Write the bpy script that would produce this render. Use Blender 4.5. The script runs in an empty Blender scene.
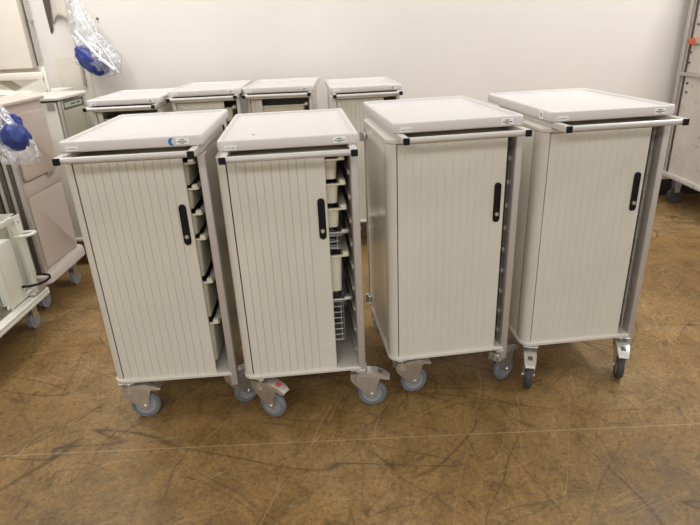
import bpy, bmesh, math, random
from mathutils import Vector, Matrix
random.seed(7)
PI = math.pi
SC = bpy.context.scene
COL = SC.collection
# ------------------------------------------------------------------ camera
pitch, roll, camh, fpx = 0.4010, -0.04634, 1.5281, 548.5
cp, sp = math.cos(pitch), math.sin(pitch)
fwd = Vector((0, cp, -sp)); up0 = Vector((0, sp, cp)); r0 = Vector((1, 0, 0))
rv = math.cos(roll)*r0 + math.sin(roll)*up0
uv = -math.sin(roll)*r0 + math.cos(roll)*up0
cd = bpy.data.cameras.new('camera'); cam = bpy.data.objects.new('camera', cd); COL.objects.link(cam)
cd.sensor_width = 36; cd.lens = fpx/700*36; cd.clip_end = 60
m = Matrix.Identity(4)
for i in range(3):
    m[i][0] = rv[i]; m[i][1] = uv[i]; m[i][2] = -fwd[i]
m[2][3] = camh
cam.matrix_world = m
SC.camera = cam
# ------------------------------------------------------------------ light
w = bpy.data.worlds.new('world'); SC.world = w; w.use_nodes = True
w.node_tree.nodes['Background'].inputs[0].default_value = (0.95, 0.98, 1.0, 1)
w.node_tree.nodes['Background'].inputs[1].default_value = 0.85
def area(name, loc, sx, sy, power, col=(0.935, 0.965, 1.0)):
    l = bpy.data.lights.new(name, 'AREA'); l.shape = 'RECTANGLE'; l.size = sx; l.size_y = sy
    l.energy = power; l.color = col
    o = bpy.data.objects.new(name, l); o.location = loc; COL.objects.link(o); return o
area('ceiling_light_rear', (-0.5, -2.2, 3.3), 4.6, 1.0, 160)
area('ceiling_light_front', (0.6, 0.7, 3.4), 4.0, 0.8, 16)
area('ceiling_light_back', (0.2, 3.6, 3.4), 5.0, 0.8, 56)
area('ceiling_light_right', (3.0, 2.8, 3.4), 0.5, 3.0, 84)
area('ceiling_light_left', (-2.4, 3.0, 3.4), 0.6, 3.2, 62)
SC.view_settings.view_transform = 'Standard'; SC.view_settings.look = 'None'
SC.view_settings.gamma = 1; SC.view_settings.exposure = 0.08
SC.view_settings.use_curve_mapping = False

# ------------------------------------------------------------------ materials
def lin(c):
    return tuple((x/12.92 if x <= .04045 else ((x+.055)/1.055)**2.4) for x in (v/255 for v in c)) + (1,)
def mat(name, rgb, rough=.5, metal=0, noise=.04, scale=6, bump=0, bscale=200, spec=.5):
    M = bpy.data.materials.new(name); M.use_nodes = True; nt = M.node_tree
    b = nt.nodes['Principled BSDF']; c = lin(rgb)
    b.inputs['Roughness'].default_value = rough; b.inputs['Metallic'].default_value = metal
    b.inputs['Specular IOR Level'].default_value = spec
    tc = nt.nodes.new('ShaderNodeTexCoord')
    n = nt.nodes.new('ShaderNodeTexNoise'); n.inputs['Scale'].default_value = scale; n.inputs['Detail'].default_value = 5
    nt.links.new(tc.outputs['Object'], n.inputs['Vector'])
    r = nt.nodes.new('ShaderNodeValToRGB'); r.color_ramp.elements[0].position = .3; r.color_ramp.elements[1].position = .7
    r.color_ramp.elements[0].color = tuple(v*(1-noise*1.6) for v in c[:3]) + (1,)
    r.color_ramp.elements[1].color = tuple(min(1, v*(1+noise)) for v in c[:3]) + (1,)
    nt.links.new(n.outputs['Fac'], r.inputs['Fac']); nt.links.new(r.outputs['Color'], b.inputs['Base Color'])
    if bump:
        n2 = nt.nodes.new('ShaderNodeTexNoise'); n2.inputs['Scale'].default_value = bscale; n2.inputs['Detail'].default_value = 3
        nt.links.new(tc.outputs['Object'], n2.inputs['Vector'])
        bp = nt.nodes.new('ShaderNodeBump'); bp.inputs['Strength'].default_value = bump; bp.inputs['Distance'].default_value = .01
        nt.links.new(n2.outputs['Fac'], bp.inputs['Height']); nt.links.new(bp.outputs['Normal'], b.inputs['Normal'])
    return M
top_m = mat('worktop_plastic', (209, 203, 198), .42, noise=.015, scale=9, bump=.05, bscale=300)
door_m = mat('door_plastic', (209, 204, 190), .5, noise=.03, scale=3)
panel_m = mat('side_panel_plastic', (240, 236, 224), .12, noise=.03, scale=3)
rside_m = mat('grey_side_panel', (222, 215, 198), .2, noise=.03, scale=3)
frame_m = mat('frame_plastic', (206, 200, 187), .45, noise=.02)
alu_m = mat('aluminium', (190, 184, 176), .35, .35, noise=.03)
bar_m = mat('handle_tube', (196, 191, 183), .35, .1, noise=.02)
black_m = mat('black_plastic', (9, 9, 9), .5, spec=.3)
chrome_m = mat('zinc_steel', (215, 213, 208), .3, .85, noise=.08, scale=30)
rubber_m = mat('grey_rubber', (112, 115, 117), .6, noise=.06, scale=30)
darkrub_m = mat('dark_tyre_rubber', (62, 60, 60), .6)
hub_m = mat('wheel_hub', (146, 148, 148), .45)
cream_m = mat('cream_tray_plastic', (215, 209, 186), .4, noise=.02)
rail_m = mat('grey_rail_plastic', (165, 160, 150), .5)
wire_m = mat('wire', (190, 190, 188), .3, .7)
label_m = mat('label_paper', (238, 238, 236), .5, noise=.01)
labelp_m = mat('label_clear', (236, 234, 230), .4, noise=.01)
ink_m = mat('label_ink', (70, 70, 72), .6)
inkl_m = mat('label_ink_pale', (160, 156, 150), .6)
blue_ink_m = mat('blue_ink', (30, 110, 175), .5)
red_ink_m = mat('red_ink', (190, 50, 60), .5)
green_m = mat('green_mark', (90, 170, 90), .6)
pink_m = mat('pinkish_grey_plastic', (196, 180, 168), .45, noise=.03, scale=4)
bump_m = mat('bumper_plastic', (205, 194, 186), .45, noise=.03)
white_m = mat('white_paint', (222, 220, 206), .4, noise=.03)
creamp_m = mat('cream_paint', (230, 221, 206), .5, noise=.02)
wallp_m = mat('wall_board', (214, 207, 191), .6)
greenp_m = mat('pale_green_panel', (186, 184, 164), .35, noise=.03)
steel_m = mat('stainless_deck', (150, 145, 132), .25, .6, noise=.1, scale=12)
darkal_m = mat('dark_profile', (92, 84, 76), .4, .3)
paper_m = mat('paper', (205, 196, 184), .7)
bluep_m = mat('blue_plastic', (40, 57, 128), .4, noise=.25, scale=25, bump=.5, bscale=40)
orange_m = mat('orange_plastic', (205, 95, 50), .5)
baseb_m = mat('black_skirting', (38, 32, 28), .6)

def nn(nt, t, **k):
    n = nt.nodes.new(t)
    for a, b in k.items(): setattr(n, a, b)
    return n
def floor_mat():
    M = bpy.data.materials.new('worn_floor'); M.use_nodes = True; nt = M.node_tree; L = nt.links.new
    b = nt.nodes['Principled BSDF']; tc = nn(nt, 'ShaderNodeTexCoord'); b.inputs['Specular IOR Level'].default_value = .28
    def noise(sc, det=6, dist=0, vec=None, rough=.6):
        n = nn(nt, 'ShaderNodeTexNoise'); n.inputs['Scale'].default_value = sc; n.inputs['Detail'].default_value = det
        n.inputs['Distortion'].default_value = dist; n.inputs['Roughness'].default_value = rough
        L(vec or tc.outputs['Object'], n.inputs['Vector']); return n
    def ramp(fac, els):
        r = nn(nt, 'ShaderNodeValToRGB'); e = r.color_ramp.elements
        e[0].position, e[0].color = els[0]; e[1].position, e[1].color = els[-1]
        for p, c in els[1:-1]:
            q = e.new(p); q.color = c
        L(fac, r.inputs['Fac']); return r
    def mul(c1, c2, fac=1.0, mode='MULTIPLY'):
        x = nn(nt, 'ShaderNodeMix', data_type='RGBA', blend_type=mode); x.inputs[0].default_value = fac
        L(c1, x.inputs[6]); L(c2, x.inputs[7]); return x.outputs[2]
    big = noise(1.1, 4)
    base = ramp(big.outputs['Fac'], [(.30, lin((112, 86, 50))), (.5, lin((132, 104, 63))), (.70, lin((152, 126, 89)))]).outputs['Color']
    med = noise(9, 8, .6)
    base = mul(base, ramp(med.outputs['Fac'], [(.3, (.72, .70, .67, 1)), (.5, (1, 1, 1, 1)), (.72, (1.2, 1.18, 1.14, 1))]).outputs['Color'])
    fine = noise(70, 6, 1.0)
    base = mul(base, ramp(fine.outputs['Fac'], [(.3, (.56, .54, .52, 1)), (.5, (1, 1, 1, 1)), (.75, (1.38, 1.36, 1.3, 1))]).outputs['Color'])
    def scratches(rot, sx, sy, sc, width, depth, maskscale):
        m0 = nn(nt, 'ShaderNodeMapping'); m0.inputs['Rotation'].default_value[2] = rot; L(tc.outputs['Object'], m0.inputs['Vector'])
        mp = nn(nt, 'ShaderNodeMapping')
        mp.inputs['Scale'].default_value = (sx, sy, 1); mp.inputs['Location'].default_value = (rot*3.1, rot*7, 0)
        L(m0.outputs['Vector'], mp.inputs['Vector'])
        n = noise(sc, 1.0, .1, mp.outputs['Vector'], .35)
        s = nn(nt, 'ShaderNodeMath', operation='SUBTRACT'); L(n.outputs['Fac'], s.inputs[0]); s.inputs[1].default_value = .5
        a = nn(nt, 'ShaderNodeMath', operation='ABSOLUTE'); L(s.outputs[0], a.inputs[0])
        line = ramp(a.outputs[0], [(0, (1, 1, 1, 1)), (width, (0, 0, 0, 1))])
        mk = noise(maskscale, 3, 0, mp.outputs['Vector'])
        mr = ramp(mk.outputs['Fac'], [(.46, (0, 0, 0, 1)), (.58, (1, 1, 1, 1))])
        f = nn(nt, 'ShaderNodeMath', operation='MULTIPLY'); L(line.outputs['Color'], f.inputs[0]); L(mr.outputs['Color'], f.inputs[1])
        g = nn(nt, 'ShaderNodeMath', operation='MULTIPLY'); L(f.outputs[0], g.inputs[0]); g.inputs[1].default_value = depth
        return g.outputs[0]
    for args, colr in (((.25, .30, 2.0, 2.0, .007, .75, 1.7), (52, 40, 30)), ((1.25, .28, 2.2, 2.2, .007, .65, 2.0), (50, 38, 28)),
                       ((2.3, .3, 2.2, 3.0, .008, .65, 2.2), (54, 42, 30)), ((.7, .35, 2.2, 4.0, .010, .6, 2.6), (58, 45, 33)),
                       ((2.9, .35, 2.2, 6.0, .012, .55, 3.4), (60, 46, 34)), ((1.6, .35, 2.2, 8.0, .014, .55, 4.0), (60, 46, 34)),
                       ((1.9, .15, 2.2, 5.0, .007, .35, 3.2), (190, 166, 124)), ((2.8, .2, 2.0, 9.0, .010, .3, 5), (184, 160, 120))):
        f = scratches(*args)
        x = nn(nt, 'ShaderNodeMix', data_type='RGBA'); L(f, x.inputs[0]); L(base, x.inputs[6]); x.inputs[7].default_value = lin(colr)
        base = x.outputs[2]
    # straight filled joint in the slab
    sep = nn(nt, 'ShaderNodeSeparateXYZ'); L(tc.outputs['Object'], sep.inputs[0])
    a1 = nn(nt, 'ShaderNodeMath', operation='SUBTRACT'); L(sep.outputs['Y'], a1.inputs[0]); a1.inputs[1].default_value = 1.80
    a2 = nn(nt, 'ShaderNodeMath', operation='ABSOLUTE'); L(a1.outputs[0], a2.inputs[0])
    a3 = nn(nt, 'ShaderNodeMath', operation='LESS_THAN'); L(a2.outputs[0], a3.inputs[0]); a3.inputs[1].default_value = .0035
    a4 = nn(nt, 'ShaderNodeMath', operation='MULTIPLY'); L(a3.outputs[0], a4.inputs[0]); a4.inputs[1].default_value = .3
    x = nn(nt, 'ShaderNodeMix', data_type='RGBA'); L(a4.outputs[0], x.inputs[0]); L(base, x.inputs[6]); x.inputs[7].default_value = lin((190, 168, 130))
    L(x.outputs[2], b.inputs['Base Color'])
    rr = ramp(med.outputs['Fac'], [(.3, (.34, .34, .34, 1)), (.7, (.52, .52, .52, 1))]); L(rr.outputs['Color'], b.inputs['Roughness'])
    bp = nn(nt, 'ShaderNodeBump'); bp.inputs['Strength'].default_value = .12; bp.inputs['Distance'].default_value = .004
    L(fine.outputs['Fac'], bp.inputs['Height']); L(bp.outputs['Normal'], b.inputs['Normal'])
    return M
floor_m = floor_mat()
wall_m = mat('wall_paint', (225, 218, 209), .7, noise=.02, scale=1.5, bump=.06, bscale=60)
ceil_m = mat('ceiling_paint', (225, 218, 206), .8)
def worn_mat():
    M = mat('worn_white_metal', (205, 198, 188), .5, .1, noise=.06, scale=5)
    nt = M.node_tree; b = nt.nodes['Principled BSDF']; src = b.inputs['Base Color'].links[0].from_socket
    tc = nn(nt, 'ShaderNodeTexCoord'); n = nn(nt, 'ShaderNodeTexNoise'); n.inputs['Scale'].default_value = 18; n.inputs['Detail'].default_value = 8
    nt.links.new(tc.outputs['Object'], n.inputs['Vector'])
    r = nn(nt, 'ShaderNodeValToRGB'); r.color_ramp.elements[0].position = .60; r.color_ramp.elements[1].position = .70
    nt.links.new(n.outputs['Fac'], r.inputs['Fac'])
    s = nn(nt, 'ShaderNodeMath', operation='MULTIPLY'); nt.links.new(r.outputs['Color'], s.inputs[0]); s.inputs[1].default_value = .5
    x = nn(nt, 'ShaderNodeMix', data_type='RGBA'); nt.links.new(s.outputs[0], x.inputs[0]); nt.links.new(src, x.inputs[6])
    x.inputs[7].default_value = lin((140, 128, 115)); nt.links.new(x.outputs[2], b.inputs['Base Color'])
    return M
worn_m = worn_mat()
def film_mat():
    M = bpy.data.materials.new('clear_plastic_film'); M.use_nodes = True; nt = M.node_tree; nt.nodes.clear(); L = nt.links.new
    out = nn(nt, 'ShaderNodeOutputMaterial'); tr = nn(nt, 'ShaderNodeBsdfTransparent'); gl = nn(nt, 'ShaderNodeBsdfGlossy')
    df = nn(nt, 'ShaderNodeBsdfDiffuse'); df.inputs[0].default_value = (.86, .84, .86, 1)
    gl.inputs['Roughness'].default_value = .24; gl.inputs[0].default_value = (1, 1, 1, 1); tr.inputs[0].default_value = (.97, .97, .98, 1)
    tc = nn(nt, 'ShaderNodeTexCoord'); n = nn(nt, 'ShaderNodeTexNoise'); n.inputs['Scale'].default_value = 14; n.inputs['Detail'].default_value = 6
    n.inputs['Distortion'].default_value = 1.5; L(tc.outputs['Object'], n.inputs['Vector'])
    bp = nn(nt, 'ShaderNodeBump'); bp.inputs['Strength'].default_value = .9; bp.inputs['Distance'].default_value = .03
    L(n.outputs['Fac'], bp.inputs['Height']); L(bp.outputs['Normal'], gl.inputs['Normal'])
    m1 = nn(nt, 'ShaderNodeMixShader'); m1.inputs[0].default_value = .5; L(df.outputs[0], m1.inputs[1]); L(gl.outputs[0], m1.inputs[2])
    r = nn(nt, 'ShaderNodeValToRGB'); r.color_ramp.elements[0].position = .42; r.color_ramp.elements[0].color = (.2, .2, .2, 1)
    r.color_ramp.elements[1].position = .66; r.color_ramp.elements[1].color = (.75, .75, .75, 1); L(n.outputs['Fac'], r.inputs['Fac'])
    m2 = nn(nt, 'ShaderNodeMixShader'); L(r.outputs['Color'], m2.inputs[0]); L(tr.outputs[0], m2.inputs[1]); L(m1.outputs[0], m2.inputs[2])
    L(m2.outputs[0], out.inputs[0]); return M
film_m = film_mat()

# ------------------------------------------------------------------ mesh helpers
class MB:
    def __init__(s): s.bm = bmesh.new()
    def box(s, x0, x1, y0, y1, z0, z1, bev=0, seg=2):
        vs = [s.bm.verts.new((x, y, z)) for z in (z0, z1) for y in (y0, y1) for x in (x0, x1)]
        fs = [s.bm.faces.new([vs[i] for i in f]) for f in ((0, 2, 3, 1), (4, 5, 7, 6), (0, 1, 5, 4), (2, 6, 7, 3), (0, 4, 6, 2), (1, 3, 7, 5))]
        if bev:
            es = list({e for f in fs for e in f.edges})
            bmesh.ops.bevel(s.bm, geom=es, offset=bev, segments=seg, profile=.5, affect='EDGES')
        return s
    def cyl(s, p0, p1, r0, r1=None, n=20, caps=True):
        r1 = r0 if r1 is None else r1
        p0 = Vector(p0); p1 = Vector(p1); d = (p1-p0).normalized()
        a = d.orthogonal().normalized(); b = d.cross(a)
        ra = [s.bm.verts.new(p0+(a*math.cos(t)+b*math.sin(t))*r0) for t in [2*PI*i/n for i in range(n)]]
        rb = [s.bm.verts.new(p1+(a*math.cos(t)+b*math.sin(t))*r1) for t in [2*PI*i/n for i in range(n)]]
        for i in range(n): s.bm.faces.new((ra[i], ra[(i+1) % n], rb[(i+1) % n], rb[i]))
        if caps: s.bm.faces.new(ra[::-1]); s.bm.faces.new(rb)
        return s
    def tube(s, pts, r, n=8, closed=False):
        pts = [Vector(p) for p in pts]; rings = []; N = len(pts); prev = None
        for i, p in enumerate(pts):
            if closed: t = (pts[(i+1) % N]-pts[i-1]).normalized()
            else: t = (pts[min(i+1, N-1)]-pts[max(i-1, 0)]).normalized()
            a = t.orthogonal().normalized() if prev is None else (prev-t*prev.dot(t)).normalized()
            prev = a; b = t.cross(a)
            rings.append([s.bm.verts.new(p+(a*math.cos(2*PI*k/n)+b*math.sin(2*PI*k/n))*r) for k in range(n)])
        for i in range(N if closed else N-1):
            A, B = rings[i], rings[(i+1) % N]
            for k in range(n): s.bm.faces.new((A[k], A[(k+1) % n], B[(k+1) % n], B[k]))
        if not closed: s.bm.faces.new(rings[0][::-1]); s.bm.faces.new(rings[-1])
        return s
    def loft(s, rings, cap0=True, cap1=True):
        R = [[s.bm.verts.new(p) for p in r] for r in rings]; n = len(R[0])
        for A, B in zip(R, R[1:]):
            for k in range(n): s.bm.faces.new((A[k], A[(k+1) % n], B[(k+1) % n], B[k]))
        if cap0: s.bm.faces.new(R[0][::-1])
        if cap1: s.bm.faces.new(R[-1])
        return s
    def prism(s, poly, axis, a0, a1):
        def P(u, v, w): return {'z': (u, v, w), 'y': (u, w, v), 'x': (w, u, v)}[axis]
        return s.loft([[P(u, v, a0) for u, v in poly], [P(u, v, a1) for u, v in poly]])
    def xf(s, M): bmesh.ops.transform(s.bm, matrix=M, verts=s.bm.verts); return s
    def build(s, name, m, parent=None, smooth=True, loc=None, rotz=0):
        bmesh.ops.recalc_face_normals(s.bm, faces=s.bm.faces)
        me = bpy.data.meshes.new(name); s.bm.to_mesh(me); s.bm.free()
        if smooth:
            for p in me.polygons: p.use_smooth = True
            me.set_sharp_from_angle(angle=math.radians(38))
        me.materials.append(m)
        o = bpy.data.objects.new(name, me); COL.objects.link(o)
        if parent: o.parent = parent
        if loc: o.location = loc
        o.rotation_euler[2] = rotz
        return o
def rrect(x0, x1, y0, y1, r, z, n=6):
    rs = r if isinstance(r, (tuple, list)) else (r,)*4     # order: (x1,y1) (x0,y1) (x0,y0) (x1,y0)
    pts = []
    for (sx, sy, a0), q in zip(((1, 1, 0), (-1, 1, 90), (-1, -1, 180), (1, -1, 270)), rs):
        q = max(q, 1e-4)
        cx = (x1-q) if sx > 0 else (x0+q); cy = (y1-q) if sy > 0 else (y0+q)
        for i in range(n+1):
            a = math.radians(a0+90*i/n); pts.append((cx+q*math.cos(a), cy+q*math.sin(a), z))
    return pts
def thing(name, label, cat, loc=(0, 0, 0), rotz=0, group=None):
    o = bpy.data.objects.new(name, None); COL.objects.link(o); o.empty_display_size = .1
    o.location = loc; o.rotation_euler[2] = rotz; o['label'] = label; o['category'] = cat
    if group: o['group'] = group
    return o
def tag(o, label, cat, group=None):
    o['label'] = label; o['category'] = cat
    if group: o['group'] = group
    return o
def struct(o): o['kind'] = 'structure'; return o

# ------------------------------------------------------------------ room
WY = 4.97
G = -.030            # floor level relative to the cart drawings; everything is lifted by -G at the end
struct(MB().box(-4.5, 7, -7, WY, -.1+G, G).build('floor', floor_m))
struct(MB().box(-4.5, 7, WY, WY+.15, G, 3.6).build('wall_back', wall_m))
struct(MB().box(-4.5, -4.35, -7, WY, G, 3.6).build('wall_left', wall_m))
struct(MB().box(-4.5, 7, -7, WY, 3.6, 3.7).build('ceiling', ceil_m))
struct(MB().box(-4.35, 7, WY-.015, WY, G, .12, .004).build('baseboard_back', baseb_m))

# ------------------------------------------------------------------ caster
ZB = .168
def caster(cart, px, py, ang, tyre='grey', red=False, brake=True):
    R = .064; tr = .055; hw = .014; wc = G+R
    c = MB()
    c.box(-.034, .034, -.034, .034, ZB-.006, ZB, .003)           # mounting plate
    c.cyl((0, 0, ZB-.006), (0, 0, ZB-.030), .013)
    c.cyl((0, 0, .110), (0, 0, ZB-.022), .033, .030, 24)         # swivel head
    # fork cheeks
    prof = [(-.037, .138), (.030, .142), (.088, .140), (.100, .128), (.088, .108), (.080, .080), (.076, .050), (.068, .030), (.055, .024), (.040, .030), (.012, .056), (-.018, .084), (-.035, .108)]
    for q in (-1, 1):
        y0 = q*.0215; c.prism(prof, 'y', y0-.0022, y0+.0022)
    c.box(-.030, .040, -.022, .022, .129, .133)
    c.cyl((tr, -.028, wc), (tr, .028, wc), .009, n=12)
    yo = c.build('caster', chrome_m, cart, loc=(px, py, 0), rotz=ang)
    N = 44
    def rings(pr): return [[(tr+rr*math.cos(2*PI*k/N), y, wc+rr*math.sin(2*PI*k/N)) for k in range(N)] for rr, y in pr]
    MB().loft(rings([(.046, -hw*.6), (.049, -hw), (R-.005, -hw), (R, -hw*.5), (R, hw*.5), (R-.005, hw), (.049, hw), (.046, hw*.6)]), False, False).build('tyre', rubber_m if tyre == 'grey' else darkrub_m, yo)
    MB().loft(rings([(.012, -.017), (.015, -.012), (.036, -.008), (.043, -.011), (.0475, -.008), (.0475, .008), (.043, .011), (.036, .008), (.015, .012), (.012, .017)])).build('hub', hub_m, yo)
    if brake:
        p = MB(); sec = []
        for u, v, hwid, th in ((-.012, .142, .024, .016), (.03, .152, .030, .020), (.075, .150, .029, .022), (.112, .136, .026, .018), (.134, .120, .021, .008)):
            sec.append([(u, -hwid, v-th), (u, -hwid*.93, v), (u, hwid*.93, v), (u, hwid, v-th), (u, hwid*.86, v-th), (u, hwid*.8, v-.004), (u, -hwid*.8, v-.004), (u, -hwid*.86, v-th)])
        p.loft(sec); p.build('brake_pedal', chrome_m, yo)
        q = MB().box(-.010, .010, -.010, .010, -.0015, .0015, .001)
        q.xf(Matrix.Translation((.094, 0, .1455)) @ Matrix.Rotation(math.radians(22), 4, 'Y'))
        q.build('pedal_mark', red_ink_m if red else darkal_m, yo)
    return yo

# ------------------------------------------------------------------ the tambour cart
ZT = 1.188; TH = .039; TD = .713
def sticker(parent, x0, x1, z0, z1, y, dark=True, name='label_sticker'):
    o = MB().box(x0, x1, y-.0012, y, z0, z1, .0004, 1).build(name, label_m if dark else labelp_m, parent)
    b = MB(); im = ink_m if dark else inkl_m; h = z1-z0; wd = x1-x0
    if dark:
        b.box(x0+wd*.3, x0+wd*.68, y-.0018, y-.0012, z0+h*.66, z0+h*.80)
        x = x0+wd*.12
        while x < x1-wd*.14:
            ww = random.choice((.0012, .002, .003)); b.box(x, x+ww, y-.0018, y-.0012, z0+h*.30, z0+h*.52); x += ww+.0012
        b.box(x0+wd*.36, x0+wd*.64, y-.0018, y-.0012, z0+h*.12, z0+h*.22)
    else:
        x = x0+wd*.1
        while x < x1-wd*.12:
            ww = random.choice((.002, .004)); b.box(x, x+ww, y-.0018, y-.0012, z0+h*.3, z0+h*.6); x += ww+.002
    b.build('printed_text', im, parent, smooth=False)
    return o
def tambour_cart(loc, yaw, label, door_r, dz=0, casters=(), group='tambour door carts in the front row', side_sticker=False,
                 blue=False, simple=False, door_open_inner=False, right_dark=False, flat_door=False, hoff=.031, XR=.234, PX=(.220, .250), XL=-.270):
    t = thing('tambour_cart', label, 'cart', (loc[0], loc[1], 0), yaw, group)
    Y0, Y1 = .030, .610
    zp = 1.106+dz                                           # underside of the top frame
    # ---- base tray with raised rim
    b = MB()
    rr = (.03, .045, .045, .012)
    b.loft([rrect(XL+.006, XR-.002, Y0-.006, Y1, rr, ZB), rrect(XL-.004, XR, Y0-.012, Y1+.005, rr, ZB+.004),
            rrect(XL-.004, XR, Y0-.012, Y1+.005, rr, ZB+.014), rrect(XL, XR, Y0-.008, Y1, rr, ZB+.018)])
    b.build('base', frame_m, t)
    # ---- top frame plate
    b = MB(); rr = (.03, .05, .05, .02)
    b.loft([rrect(XL+.004, XR, Y0-.006, Y1, rr, zp), rrect(XL-.002, XR+.002, Y0-.012, Y1+.004, rr, zp+.004),
            rrect(XL-.002, XR+.002, Y0-.012, Y1+.004, rr, zp+.016), rrect(XL+.003, XR-.002, Y0-.007, Y1, rr, zp+.020)])
    b.build('top_frame', frame_m, t)
    # ---- rounded left corner profile
    r = .035; poly = []
    for i in range(9):
        a = math.radians(180+90*i/8); poly.append((XL+r+r*math.cos(a), Y0+r+r*math.sin(a)))
    poly += [(XL+r, Y0+.008), (XL+.03, Y0+.012), (XL+.012, Y0+.03), (XL+.010, Y0+.055), (XL, Y0+.055)]
    MB().prism(poly, 'z', ZB+.017, zp+.001).build('corner_profile', frame_m, t)
    # ---- left side: frame stiles and inset panel
    for ya, yc in ((Y0+.056, Y0+.075), (Y1-.03, Y1)): MB().box(XL+.002, XL+.014, ya, yc, ZB+.017, zp, .002).build('side_stile', alu_m, t)
    MB().box(XL+.006, XL+.012, Y0+.070, Y1-.028, ZB+.017, zp).build('side_panel', panel_m, t)
    if not simple:
        for z in (.225, 1.05+dz):
            k = MB()
            k.box(XL-.010, XL+.004, Y1-.075, Y1-.030, z-.016, z+.016, .004)
            k.cyl((XL-.016, Y1-.052, z-.022), (XL-.016, Y1-.052, z+.022), .009, n=12)
            k.build('latch', chrome_m, t)
    # ---- right side panel, back panel
    MB().box(XR-.008, XR, Y0+.045, Y1, ZB+.017, zp).build('side_panel', rside_m, t)
    MB().box(XL+.012, XR-.008, Y1-.012, Y1, ZB+.017, zp).build('back_panel', panel_m, t)
    # ---- inner rail panel
    k = MB(); k.box(XR-.014, XR-.0085, Y0+.05, Y1-.014, ZB+.018, zp-.002)
    z = .24
    while z < zp-.04:
        k.box(XR-.022, XR-.013, Y0+.045, Y1-.02, z, z+.010, .002, 1)
        k.box(XR-.022, XR-.013, Y0+.035, Y0+.05, z-.004, z+.016, .002, 1); z += .098
    k.build('rail_panel', alu_m if not right_dark else rail_m, t)
    # ---- right front post
    MB().box(PX[0], PX[1], Y0-.010, Y0+.046, .118, zp+.012, .006, 3).build('front_post', alu_m, t)
    # ---- tambour door
    x = XL+.040; xs = []
    pitch_ = .0315; xe = door_r-.058
    while x < door_r-.045: xs.append(x); x += pitch_
    d = MB(); yf = Y0+.002; prof = [(XL+.0395, yf)]
    for q in xs[1:]:
        prof += [(q-.0016, yf), (q, yf+(.0012 if flat_door else .0028)), (q+.0016, yf)]
    prof += [(door_r-.003, yf), (door_r, yf+.003), (door_r, yf+.012), (XL+.0395, yf+.012)]
    d.prism(prof, 'z', ZB+.018, zp-.004)
    dr = d.build('tambour_door', door_m, t, smooth=False)
    hx = door_r-hoff; hz0, hz1 = .780, .945
    hr = .0140
    def stad(rad, y):
        pts = []
        for i in range(13): a = PI*i/12; pts.append((hx+rad*math.cos(a), y, hz1-hr+rad*math.sin(a)))
        for i in range(13): a = PI+PI*i/12; pts.append((hx+rad*math.cos(a), y, hz0+hr+rad*math.sin(a)))
        return pts
    if not simple or True:
        MB().loft([stad(hr, yf), stad(hr, yf-.004), stad(hr-.002, yf-.006), stad(hr-.004, yf-.003)]).build('door_handle', black_m, dr)
        MB().cyl((hx, yf-.003, .815), (hx, yf-.0095, .815), .0085, .0075).box(hx-.001, hx+.001, yf-.0105, yf-.009, .811, .819).build('lock', chrome_m, dr)
    # ---- handle: side arms and round bar, black end caps
    za = zp+.020+.0122; cw = .2262; yb = -.086
    h = MB()
    for s in (-1, 1):
        h.box(s*cw-.0118, s*cw+.0118, yb-.011, Y1-.03, za-.0118, za+.0118, .002, 1)
    h.cyl((-cw, yb, za), (cw, yb, za), .0112, n=24)
    hd = h.build('handle', bar_m, t)
    for s in (-1, 1):
        MB().box(s*cw-.0122, s*cw+.0122, yb-.0155, yb-.0095, za-.0122, za+.0122, .002, 1).build('end_cap', black_m, hd)
    # ---- worktop tray
    zt = ZT+dz; zb = zt-TH; W = .2525
    def ring(i, z, r): return rrect(-W+i, W-i, i, TD-i, r, z, 8)
    b = MB()
    b.loft([ring(.006, zb, .016), ring(.0015, zb+.003, .018), ring(0, zb+.010, .019), ring(0, zt-.006, .019), ring(.0012, zt-.002, .019), ring(.004, zt, .018),
            ring(.010, zt, .016), ring(.013, zt-.002, .015), ring(.018, zt-.010, .014), ring(.036, zt-.0145, .014), ring(.042, zt-.0175, .014)])
    wt = b.build('worktop_tray', top_m, t)
    sticker(wt, .160 if not simple else .165, .206, zb+.009, zt-.008, -.0003, True)
    if not simple or True:
        sticker(wt, -.226, -.184, zb+.006, zt-.016, -.0003, False)
    if blue:
        g = MB(); pts = [(.166+.0135*math.cos(a), zb+.020+.0135*math.sin(a)) for a in [math.radians(70+220*i/16) for i in range(17)]]
        pts += [(.166-.001, zb+.020-.007), (.166-.003, zb+.020), (.166, zb+.020+.007)]
        g.prism([(u-.020, v) for u, v in pts], 'y', -.0018, -.0003); g.build('blue_half_disc_mark', blue_ink_m, wt)
    if side_sticker:
        o = MB().box(-W-.0014, -W-.0002, .070, .100, zb+.004, zt-.006).build('label_sticker', label_m, wt)
        MB().box(-W-.002, -W-.0013, .078, .092, zb+.012, zt-.012).build('printed_text', inkl_m, wt, smooth=False)
    for c in casters:
        caster(t, *c[:3], **(c[3] if len(c) > 3 else {}))
    return t
D = math.radians
back = lambda a, b: [(-.205, .60, D(a), dict(brake=False)), (.205, .60, D(b), dict(brake=False))]
c1 = tambour_cart((-.7617, 1.9779), .0519, 'leftmost front-row white cart, blue half-disc mark on its worktop edge', .163, .018,
    [(-.226, .052, D(2)), (.226, .075, D(38))]+back(100, 120), blue=True, hoff=.028)
c2 = tambour_cart((-.2002, 1.9713), .078, 'front-row cart, second from the left, wire baskets showing beside its open door', .127, -.002,
    [(-.208, .055, D(-34), dict(red=True)), (.222, .050, D(-10))]+back(60, 60), hoff=.024)
c3 = tambour_cart((.4315, 2.0675), .1195, 'front-row cart, third from the left, its latched pale left side in view', .207, .018,
    [(-.212, .060, D(8)), (.234, .050, D(32))]+back(100, 80), right_dark=True, flat_door=True, XR=.250, PX=(.236, .264))
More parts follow.
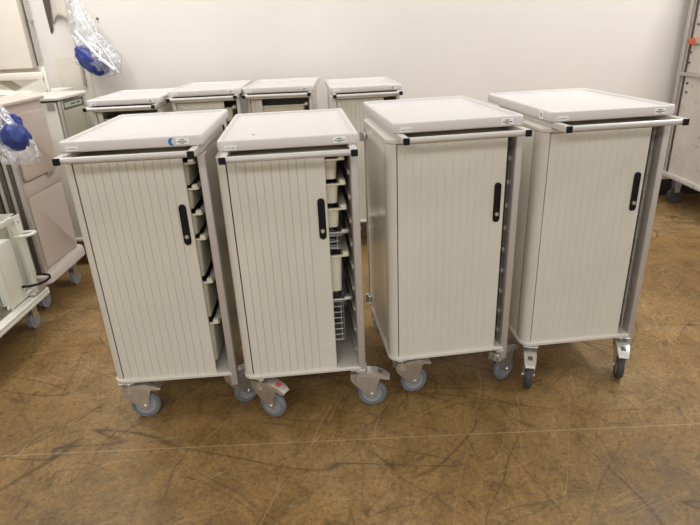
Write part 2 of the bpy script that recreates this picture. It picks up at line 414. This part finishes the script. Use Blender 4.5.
c4 = tambour_cart((1.0371, 2.1336), .0952, 'rightmost front-row cart, square white sticker on left edge of its worktop', .187, .021,
    [(-.222, .050, D(-112), dict(tyre='dark')), (.220, .050, D(-114), dict(tyre='dark'))]+back(80, 80), side_sticker=True, right_dark=True, flat_door=True, XR=.240, PX=(.231, .258))
RG = 'carts along the back wall'
stdc = [(-.20, .05, D(0)), (.19, .05, D(-100)), (-.21, .6, D(90), dict(brake=False)), (.21, .6, D(90), dict(brake=False))]
cA = tambour_cart((-1.4919, 3.8867), .0178, 'leftmost back-row cart, door rolled wide open, under the hanging bag', -.17, -.027, stdc, RG, simple=True, XR=.228, PX=(.212, .238), XL=-.244)
cB = tambour_cart((-.9582, 3.9745), .0299, 'back-row cart, second from the left, narrow gap right of its door', .124, 0, stdc, RG, simple=True, XR=.228, PX=(.212, .238), XL=-.244)
cC = tambour_cart((-.4511, 4.0246), -.0261, 'back-row cart, third from the left, door half open on a pale inside', -.125, -.006, stdc, RG, simple=True, XR=.228, PX=(.212, .238), XL=-.244)
cD = tambour_cart((.1679, 3.9619), .0716, 'rightmost back-row cart, ribbed door seen between two front carts', .125, -.022, stdc, RG, simple=True, XR=.228, PX=(.212, .238), XL=-.244)

# ------------------------------------------------------------------ trays and baskets inside the carts
def place(cart):
    return Matrix.Translation(cart.location) @ Matrix.Rotation(cart.rotation_euler[2], 4, 'Z')
def tray(cart, zl, depth, label, group, y0=.048, right=.204):
    M = place(cart); p = M @ Vector((0, 0, zl))
    t = MB(); X0, X1, Ya, Yb = -.225, right, y0, .575
    bx = .030
    t.loft([rrect(X0, X1, Ya, Yb, .012, .0), rrect(X0, X1, Ya, Yb, .012, .006), rrect(X0+.012, X1-.012, Ya+.012, Yb-.012, .012, .006),
            rrect(X0+bx-.002, X1-bx+.002, Ya+bx*.45, Yb-bx, .018, .000), rrect(X0+bx+.010, X1-bx-.010, Ya+.022, Yb-bx-.008, .018, -depth+.004)], False, True)
    t.loft([rrect(X0, X1, Ya, Yb, .012, .0), rrect(X0+bx-.004, X1-bx, Ya+bx*.4, Yb-bx, .018, -.002), rrect(X0+bx+.006, X1-bx-.006, Ya+.019, Yb-bx-.005, .018, -depth)], False, True)
    t.box(X1-.026, X1-.004, Ya+.001, Ya+.03, .004, .018, .003)
    o = t.build('storage_tray', cream_m, loc=p, rotz=cart.rotation_euler[2])
    return tag(o, label, 'tray', group)
def basket(cart, zl, depth, label, group, y0=.048, right=.206):
    M = place(cart); p = M @ Vector((0, 0, zl))
    root = thing('wire_basket', label, 'basket', p, cart.rotation_euler[2], group)
    X0, X1, Ya, Yb = -.225, right, y0, .575
    MB().tube(rrect(X0, X1, Ya, Yb, .015, 0, 4), .0045, 8, True).tube(rrect(X0+.012, X1-.022, Ya+.008, Yb-.02, .015, -.012, 4), .003, 8, True).box(X1-.03, X1-.002, Ya+.002, Ya+.03, .001, .010, .002).build('rim', wire_m, root)
    g = MB(); a0, a1, b0, b1 = X0+.022, X1-.035, Ya+.012, Yb-.03
    z = -.012; 
    while z > -depth-.001:
        g.tube(rrect(a0, a1, b0, b1, .012, z, 3), .0018, 6, True); z -= .0265
    zb = -depth
    x = a1-.012
    while x > a0: g.tube([(x, b0, 0), (x, b0, zb), (x, b1, zb), (x, b1, 0)], .0018, 6); x -= .032
    y = b0+.012
    while y < b1: g.tube([(a0, y, 0), (a0, y, zb), (a1, y, zb), (a1, y, 0)], .0018, 6); y += .036
    g.build('wire_mesh', wire_m, root)
    return root
ords = ['topmost', 'second from top', 'third from top', 'fourth from top', 'fifth from top', 'lowest']
for i, (z, dp) in enumerate([(1.092, .085), (.994, .080), (.893, .085), (.790, .165), (.602, .165), (.413, .19)]):
    tray(c1, z, dp, 'cream storage tray inside the leftmost front cart, %s' % ords[i], 'cream trays in the leftmost front cart', right=.204)
for z, dp, lb in [(1.082, .075, 'topmost'), (.987, .075, 'second from top'), (.889, .075, 'third from top'), (.693, .16, 'the deep one between two wire baskets')]:
    tray(c2, z, dp, 'cream tray in the second front cart, '+lb, 'cream trays in the second front cart')
basket(c2, .796, .075, 'shallow wire basket beside the black door handle of the second front cart', 'wire baskets in the second front cart')
basket(c2, .503, .20, 'deep wire basket low in the second front cart', 'wire baskets in the second front cart')
for z, lb in ((.804, 'upper'), (.462, 'lower')):
    tray(c3, z, .09, 'cream tray edge in the narrow gap of third front cart, %s one' % lb, 'cream trays in the third front cart', y0=.075, right=.206)
for z, lb in ((.852, 'upper'), (.404, 'lower')):
    tray(c4, z, .09, 'cream tray edge in the gap of the rightmost front cart, %s one' % lb, 'cream trays in the rightmost front cart', y0=.075, right=.206)
tray(cC, 1.045, .11, 'pale tray inside the half open back-row cart', 'tray in the third back cart')
tray(cA, 1.02, .10, 'pale tray inside the wide open leftmost back-row cart', 'tray in the open back cart')
tray(cB, 1.05, .09, 'pale tray in the door gap of the second back-row cart', 'tray in the second back cart')
# speck of green paper on the worktop of the second cart
q = place(c2) @ Vector((-.135, .199, ZT-.002-.0175))
tag(MB().box(-.006, .006, -.004, .004, 0, .002, .0008).build('paper_scrap', green_m, loc=q), 'tiny green paper scrap on the second front cart worktop', 'paper scrap')

# ------------------------------------------------------------------ right: tall worn container
cab = thing('roll_container', 'tall worn white metal roll container at the right edge by the wall', 'container', (3.27, 4.35, 0))
x0, x1, y0, y1 = -.42, .40, -.70, .52
HZ = 2.25
MB().box(x0-.012, x1, y0, y1, .205, .245, .008).build('base_frame', worn_m, cab)
MB().box(x0+.02, x1-.02, y0+.02, y1-.02, .245, HZ).build('panel', worn_m, cab)
for yy in (y0, y1-.05): MB().box(x0, x0+.05, yy, yy+.05, .245, HZ+.02, .006).build('corner_post', alu_m, cab)
for yy in (y1-.10,): MB().box(x0+.008, x0+.022, yy, yy+.018, .245, HZ, .004).build('edge_strip', darkal_m, cab)
MB().box(x0-.006, x0+.030, y0, y1-.05, 1.055, 1.085, .006).build('cross_rail', alu_m, cab)
MB().box(x0-.016, x0+.020, y1-.19, y1-.10, 1.30, 1.345, .005).build('orange_latch', orange_m, cab)
MB().box(x0-.010, x0+.018, y0+.1, y1-.19, 1.305, 1.340, .005).build('latch_bar', alu_m, cab)
rv_ = MB()
for z in (1.0, .93, 1.16, 1.24, 1.45, 1.6):
    rv_.cyl((x0+.008, y1-.14-.02*math.sin(z*9), z), (x0+.022, y1-.14-.02*math.sin(z*9), z), .008, n=10)
rv_.build('rivet', darkal_m, cab)
for yy in (y0+.12, y1-.16):
    for xx in (x0+.07, x1-.1):
        c = MB(); c.box(xx-.02, xx+.05, yy-.03, yy+.03, .195, .205); c.prism([(xx-.02, .2), (xx+.05, .2), (xx+.035, .07), (xx-.005, .07)], 'y', yy-.028, yy-.024)
        c.prism([(xx-.02, .2), (xx+.05, .2), (xx+.035, .07), (xx-.005, .07)], 'y', yy+.024, yy+.028)
        y_ = c.build('caster', chrome_m, cab)
        MB().cyl((xx+.015, yy-.02, G+.067), (xx+.015, yy+.02, G+.067), .067, n=32).build('wheel', darkrub_m, y_)

# ------------------------------------------------------------------ left: grey plastic locker cart
XF = -1.868
g = thing('laundry_cart', 'pinkish grey plastic door cart standing at left behind the low dolly', 'cart', (XF, 3.12, 0))
LEN = .47; DP = .55; HT = 1.215
b = MB(); b.loft([rrect(-DP, .015, -.03, LEN+.025, .05, .158), rrect(-DP-.01, .028, -.045, LEN+.035, .06, .168), rrect(-DP-.01, .028, -.045, LEN+.035, .06, .215), rrect(-DP, .02, -.03, LEN+.03, .05, .228)])
b.build('bumper_base', bump_m, g)
MB().box(-DP+.02, -.022, .02, LEN, .228, HT, .004).build('body', pink_m, g)
def yz_plate(y0, y1, z0, z1, r, xa, xb):
    mb = MB(); mb.loft([[(xa, p[0], p[1]) for p in rrect(y0, y1, z0, z1, r, 0)], [(xb-.004, p[0], p[1]) for p in rrect(y0, y1, z0, z1, r, 0)], [(xb, p[0], p[1]) for p in rrect(y0+.004, y1-.004, z0+.004, z1-.004, r, 0)]])
    return mb
yz_plate(.045, LEN-.01, .245, .690, .008, -.022, -.010).build('door', pink_m, g)
yz_plate(.042, LEN-.03, .790, HT-.05, .035, -.022, .006).build('door', pink_m, g)
MB().box(-.022, -.012, .035, LEN, .697, .780, .004).build('middle_band', pink_m, g)
MB().box(-.010, .010, .30, .36, .765, .795, .004).build('door_latch', chrome_m, g)
for k, (xx, mm) in enumerate([(-.012, alu_m), (-.036, darkal_m), (-.062, alu_m), (-.088, darkal_m), (-.118, alu_m), (-.15, darkal_m), (-.18, alu_m), (-.22, darkal_m)]):
    MB().box(xx-.013, xx+.010, -.014-.006*(k % 2), .020, .228, HT-.01, .004).build('end_profile', mm, g)
MB().box(-DP, -.235, -.005, .02, .228, HT, .004).build('end_panel', white_m, g)
MB().box(-DP, .006, -.014, LEN+.01, HT, HT+.02, .006).build('top_cap', pink_m, g)
for yy in (.06, LEN-.06):
    for xx in (-.10 if yy < .1 else -.06, -DP+.08):
        y_ = MB().box(xx-.02, xx+.02, yy-.05, yy+.05, .155, .172, .003).box(xx-.021, xx-.017, yy-.03, yy+.03, .035, .16).box(xx+.017, xx+.021, yy-.03, yy+.03, .035, .16).build('caster', chrome_m, g)
        MB().cyl((xx-.015, yy, G+.052), (xx+.015, yy, G+.052), .052, n=32).cyl((xx-.019, yy, G+.052), (xx+.019, yy, G+.052), .026, n=24).build('wheel', hub_m, y_)

# cream-topped cabinet cart behind it
h = thing('cabinet_cart', 'cream topped cabinet cart with pale green panel, left of the back row', 'cart', (-1.915, 3.86, 0))
LEN2 = .42; D2 = .5
b = MB(); rr = .035
b.loft([rrect(-D2, .012, -.012, LEN2+.012, rr, 1.172), rrect(-D2-.004, .02, -.02, LEN2+.02, rr, 1.178), rrect(-D2-.004, .02, -.02, LEN2+.02, rr, 1.190), rrect(-D2, .010, -.010, LEN2+.010, rr, 1.200)])
b.build('worktop', frame_m, h)
MB().box(-D2+.02, -.012, .02, LEN2-.02, .19, 1.16).build('body', greenp_m, h)
MB().box(-.012, -.006, .075, LEN2-.035, .22, 1.10, .002).build('side_panel', greenp_m, h)
for yy in (.018, .052): MB().box(-.014, .002, yy-.013, yy+.013, .19, 1.165, .005).build('profile', alu_m, h)
MB().box(-.014, -.0005, .031, .039, .19, 1.165).build('profile_groove', darkal_m, h)
MB().box(-.014, .002, LEN2-.035, LEN2, .19, 1.165, .006).build('profile', alu_m, h)
MB().box(-.014, -.001, .07, LEN2-.04, 1.105, 1.155, .001).build('label_frame', darkal_m, h)
ls = MB().box(-.002, .001, .08, LEN2-.075, 1.115, 1.148).build('label_strip', greenp_m, h)
MB().box(.0008, .0016, .17, .24, 1.127, 1.137).box(.0008, .0016, .26, .32, 1.128, 1.139).build('printed_text', ink_m, h, smooth=False)
MB().box(-D2+.02, -.02, .0, .02, .19, 1.16, .002).build('front_panel', white_m, h)
MB().box(-.08, -.03, -.004, .0, 1.11, 1.155).build('black_clip', rail_m, h)
MB().box(-.05, -.012, -.006, .0, .855, .872).build('black_clip', black_m, h)
MB().box(-D2, .015, -.015, LEN2+.015, .165, .192, .01).build('base', frame_m, h)
for yy in (.06, LEN2-.06):
    for xx in (-.05, -D2+.06):
        y_ = MB().box(xx-.02, xx+.02, yy-.04, yy+.04, .15, .168).box(xx-.021, xx-.017, yy-.02, yy+.02, .035, .155).box(xx+.017, xx+.021, yy-.02, yy+.02, .035, .155).build('caster', chrome_m, h)
        MB().cyl((xx-.015, yy, G+.0625), (xx+.015, yy, G+.0625), .0625, n=32).build('wheel', rubber_m, y_)

# cream crate with flaps further left
cr = thing('supply_trolley', 'cream trolley with open folded lid flaps below the beige wall cabinet', 'trolley', (-2.54, 4.41, 0))
MB().box(-.35, .32, 0, .4, .17, 1.19, .01).build('body', creamp_m, cr)
MB().box(-.36, .30, -.03, .02, 1.285, 1.335, .004).build('front_rail', creamp_m, cr)
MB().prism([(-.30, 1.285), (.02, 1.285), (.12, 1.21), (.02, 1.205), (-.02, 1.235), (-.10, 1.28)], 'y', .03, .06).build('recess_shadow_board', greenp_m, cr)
fl = MB(); fl.loft([[(-.36, -.035, 1.275), (-.36, -.025, 1.278), (.02, -.025, 1.212), (.02, -.035, 1.205)], [(-.36, -.10, 1.19), (-.36, -.09, 1.19), (.29, -.05, 1.188), (.29, -.06, 1.186)]])
fl.build('lid_flap', creamp_m, cr)
MB().prism([(.08, 1.215), (.285, 1.290), (.305, 1.20)], 'y', -.03, .02).build('lid_flap', white_m, cr)
MB().box(.285, .315, -.01, .02, .17, 1.37, .004).build('corner_post', white_m, cr)
MB().box(-.36, -.30, -.03, .1, 1.18, 1.34, .004).build('end_board', creamp_m, cr)
for xx in (-.28, .24):
    for yy in (.06, .34):
        MB().cyl((xx-.015, yy, G+.0625), (xx+.015, yy, G+.0625), .0625, n=24).box(xx-.02, xx+.02, yy-.015, yy+.015, .06, .172).build('caster', rubber_m, cr)

# beige cabinet fixed to the wall with the double pipe

tag(MB().box(-1.2, 0, -.09, -.001, 1.345, 2.4, .006).build('wall_cabinet', creamp_m, loc=(-2.56, WY, 0)), 'beige flat panel cabinet on the back wall at the top left corner', 'wall cabinet')

wp = thing('wall_pipe', 'pair of slim grey pipes running up beside the beige wall cabinet', 'pipe', (-2.535, WY, 0))
MB().cyl((0, -.05, 1.36), (0, -.05, 2.5), .007, n=12).build('pipe', darkal_m, wp)
MB().cyl((.024, -.05, 1.36), (.024, -.05, 2.5), .008, n=12).build('pipe', alu_m, wp)
for zz in (1.7, 2.2): MB().box(-.005, .03, -.048, 0, zz, zz+.015).build('bracket', alu_m, wp)
# conduit
wcd = MB().box(-.012, .012, -.03, -.001, 1.18, 2.5, .004).build('wall_conduit', alu_m, loc=(-2.19, WY, 0))
tag(wcd, 'thin vertical grey conduit on the wall behind the hanging bag', 'conduit')
wb = MB().box(-.24, .03, -.008, -.001, .85, 1.42, .004).build('wall_panel', wallp_m, loc=(-2.16, WY, 0))
tag(wb, 'pale green grey board on the wall below the hanging bag', 'panel')
# screw in wall
tag(MB().cyl((0, -.012, 0), (0, 0, 0), .009, n=12).build('wall_screw', darkal_m, loc=(-2.01+.03, WY, 1.70)), 'small dark screw in the wall right of the hanging bag', 'screw')
# paper sheets
pp = MB()
def sheet(P0, cols, rows, fn):
    mb = MB(); V = [[mb.bm.verts.new(fn(i/cols, j/rows)) for i in range(cols+1)] for j in range(rows+1)]
    for j in range(rows):
        for i in range(cols): mb.bm.faces.new((V[j][i], V[j][i+1], V[j+1][i+1], V[j+1][i]))
    return mb
s1 = sheet(0, 8, 12, lambda u, v: (-2.345+.145*u+.02*v, WY-.006-.02*math.sin(u*3)-.03*(1-v)*u, 1.70+.04*math.sin(u*4)*(1-v)+.35*v+.06*(u-.5)*(1-v)))
o = s1.build('paper_sheet', paper_m); tag(o, 'crumpled pale paper sheet pinned on the wall at the top left', 'paper')
md = o.modifiers.new('solid', 'SOLIDIFY'); md.thickness = .001
s2 = sheet(0, 4, 12, lambda u, v: (-2.385+.05*u*v+.03*u-.01*v, WY-.003-.012*u, 1.60+.45*v+.03*u))
o = s2.build('paper_strip', darkal_m); tag(o, 'narrow brown paper strip hanging left of the pale paper sheet', 'paper')
md = o.modifiers.new('solid', 'SOLIDIFY'); md.thickness = .001

# ------------------------------------------------------------------ bags
def crumple(p, a, s, seed=0):
    from mathutils import noise
    n = noise.noise_vector(Vector(p)*s+Vector((seed, seed*2, 0))); return Vector(p)+n*a
def bag(name, label, prof, loc, lean=(0, 0), seed=0, flat=.5, amp=.03, contents=None):
    root = thing(name, label, 'bag', loc)
    mb = MB(); N = 36; rings = []
    for (z, rad) in prof:
        rr = []
        for k in range(N):
            a = 2*PI*k/N; q = rad*(1+.12*math.sin(5*a+seed)+.07*math.sin(9*a+z*30))
            p = crumple((q*math.cos(a)+lean[0]*z, q*flat*math.sin(a)+lean[1]*z, z), amp*min(1, rad/.06), 9, seed); rr.append(tuple(p))
        rings.append(rr)
    mb.loft(rings, True, False)
    mb.build('plastic_film', film_m, root)
    return root
# bag by the grey cart
b1 = bag('plastic_bag', 'clear plastic bag with a round blue bundle, hanging at the left edge', [(-.19, .03), (-.17, .085), (-.12, .125), (-.05, .125), (.03, .115), (.11, .09), (.19, .055), (.25, .025), (.29, .018)],
         (-1.775, 2.93, 1.12), lean=(-.32, 0), seed=3, flat=.55, amp=.04)
def blob(name, r, m, parent, sq=(1, 1, 1), loc=(0, 0, 0), amp=.2, seed=0, rot=0, mode=0):
    mb = MB(); bmesh.ops.create_icosphere(mb.bm, subdivisions=5, radius=1)
    from mathutils import noise
    for v in mb.bm.verts:
        a = math.atan2(v.co.y, v.co.x)
        fold = .05*math.sin(9*a+2*v.co.z)*max(0, 1-abs(v.co.z)) + amp*.4*noise.noise(v.co*2.6+Vector((seed, 0, 0)))
        k = r*(1+fold); v.co = Vector((v.co.x*k*sq[0], v.co.y*k*sq[1], v.co.z*k*sq[2]))
    if rot: mb.xf(Matrix.Rotation(rot, 4, 'Y'))
    return mb.build(name, m, parent, loc=loc)
blob('blue_bundle', .080, bluep_m, b1, (1, .75, .95), (.062, -.02, -.032), seed=4)
blob('blue_bundle_neck', .05, bluep_m, b1, (1, .6, 1.0), (.05, .02, .035), seed=6, amp=.5)
MB().cyl((.0, -.07, -.10), (.0, -.080, -.104), .011, n=16).build('button', rail_m, b1)
MB().tube([(.02, -.03, .10), (.06, -.045, .05), (.10, -.04, -.01), (.12, -.03, -.09)], .005, 8).build('white_tube', label_m, b1)
MB().tube([(-.10, 0, .27), (-.16, .0, .30), (-.20, 0, .33)], .006, 8).build('knot', film_m, b1)
# bag on the wall
b2 = bag('plastic_bag', 'clear plastic bag with blue bottle shape and white tube, hanging on the back wall', [(-.15, .02), (-.14, .09), (-.09, .15), (-.02, .165), (.08, .14), (.18, .11), (.28, .08), (.38, .055), (.46, .035)],
         (-1.985, 4.82, 1.41), lean=(-.28, .0), seed=8, flat=.5, amp=.045)
blob('blue_bundle', .108, bluep_m, b2, (.78, .6, 1.35), (-.045, -.02, -.025), seed=9, rot=D(-45), amp=.25)
MB().tube([(-.10, -.07, .20), (-.09, -.075, .18), (.02, -.075, .03), (.145, -.07, -.10)], .013, 10).build('white_tube', label_m, b2)
MB().tube([(-.045, -.06, .40), (.02, -.06, .20), (.17, -.06, -.125)], .005, 8).build('bag_seam', label_m, b2)
MB().tube([(-.16, 0, .45), (-.17, .10, .52), (-.17, .149, .53)], .005, 8).build('hook', alu_m, b2)

# ------------------------------------------------------------------ low dolly at the left edge
dl = thing('flat_dolly', 'low flat dolly with rounded white edge rail at the left edge', 'dolly', (-1.80, 2.98, 0))
b = MB(); b.loft([rrect(-.7, 0, -1.1, 0, .02, .158), rrect(-.705, .008, -1.105, .008, .025, .166), rrect(-.705, .008, -1.105, .008, .025, .176), rrect(-.702, .002, -1.1, .002, .02, .180), rrect(-.702, .006, -1.1, .006, .02, .184), rrect(-.702, .006, -1.1, .006, .02, .196), rrect(-.70, -.002, -1.098, -.002, .02, .202), rrect(-.69, -.014, -1.088, -.014, .02, .200)])
b.build('deck_rail', white_m, dl)
MB().box(-.66, -.045, -1.06, -.045, .2005, .206).build('deck_plate', steel_m, dl)
for xx, yy in ((-.10, -.06), (-.16, .0-.02+.12 - .10), (-.6, -.1), (-.1, -1.0), (-.6, -1.0)):
    if (xx, yy) == (-.16, .0-.02+.12-.10): continue
    y_ = MB().box(xx-.02, xx+.02, yy-.05, yy+.04, .14, .160).box(xx-.021, xx-.017, yy-.03, yy+.02, .03, .15).box(xx+.017, xx+.021, yy-.03, yy+.02, .03, .15).build('caster', chrome_m, dl)
    MB().cyl((xx-.014, yy-.01, G+.05), (xx+.014, yy-.01, G+.05), .05, n=32).cyl((xx-.018, yy-.01, G+.05), (xx+.018, yy-.01, G+.05), .026, n=20).build('wheel', hub_m, y_)

# open sheet metal cabinet lying on the dolly
bx = thing('metal_drawer_frame', 'open white sheet metal box standing on the low dolly', 'metal box', (-1.840, 2.968, .2065), D(0))
H = .455
MB().box(-.012, .0, -.30, -.275, 0, H-.03, .002).box(-.03, 0, -.055, .0, 0, H, .003).box(-.025, -.003, -.30, 0, H-.03, H, .003).box(-.025, -.003, -.30, 0, 0, .02, .002).build('front_frame', white_m, bx)
MB().box(-.22, -.03, -.004, .0, 0, H).build('end_panel', white_m, bx)
MB().box(-.075, -.07, -.27, -.03, .01, H-.03).build('inner_panel', greenp_m, bx)
MB().box(-.06, -.002, -.275, -.135, .01, H-.10, .004).build('door', white_m, bx)
MB().cyl((-.001, -.03, H-.04), (.004, -.03, H-.04), .006, n=10).cyl((-.001, -.012, .05), (.004, -.012, .05), .006, n=10).build('screw', rail_m, bx)
def arc(cx, cz, rx, ry, y0, n=14):
    return [(cx+rx*math.sin(PI*i/n), y0-ry*math.cos(PI*i/n)+ry, cz) for i in range(n+1)]
lp = MB()
pts = [(-.012, -.075, H-.115), (.02, -.075, H-.113), (.055, -.065, H-.110), (.078, -.045, H-.107), (.078, -.025, H-.106), (.055, -.008, H-.107), (.02, -.003, H-.11), (-.012, -.003, H-.113)]
lp.tube(pts, .009, 10); lp.build('loop_handle', white_m, bx)
bh = MB()
pts = [(-.02, -.16, .075), (.03, -.15, .072), (.070, -.12, .07), (.092, -.075, .07), (.094, -.035, .072), (.076, -.005, .075), (.045, .003, .078), (-.01, .004, .08)]
bh.tube(pts, .0075, 10).build('loop_handle', black_m, bx)
MB().box(-.04, .045, -.13, -.01, .0, .018, .006).build('clamp_plate', chrome_m, bx)
# tall white cabinet partly out of frame on the same dolly
tw = thing('white_cabinet', 'tall white cabinet cut off by the left frame edge, behind the hanging bag', 'cabinet', (-2.10, 2.93, .2065))
MB().box(-.38, 0, -.36, 0, 0, .90, .006).build('cabinet_body', white_m, tw)
MB().box(0, .010, -.35, -.01, .02, .88, .004).build('door', white_m, tw)
MB().box(-.03, .0, -.03, .0, .90, 1.26, .004).build('upright', alu_m, tw)
MB().box(0, .015, -.09, -.05, .40, .55, .003).build('door_handle', alu_m, tw)

# ------------------------------------------------------------------ lift the whole place so the floor is at zero
for o in list(COL.objects):
    if o.parent is None: o.location.z -= G
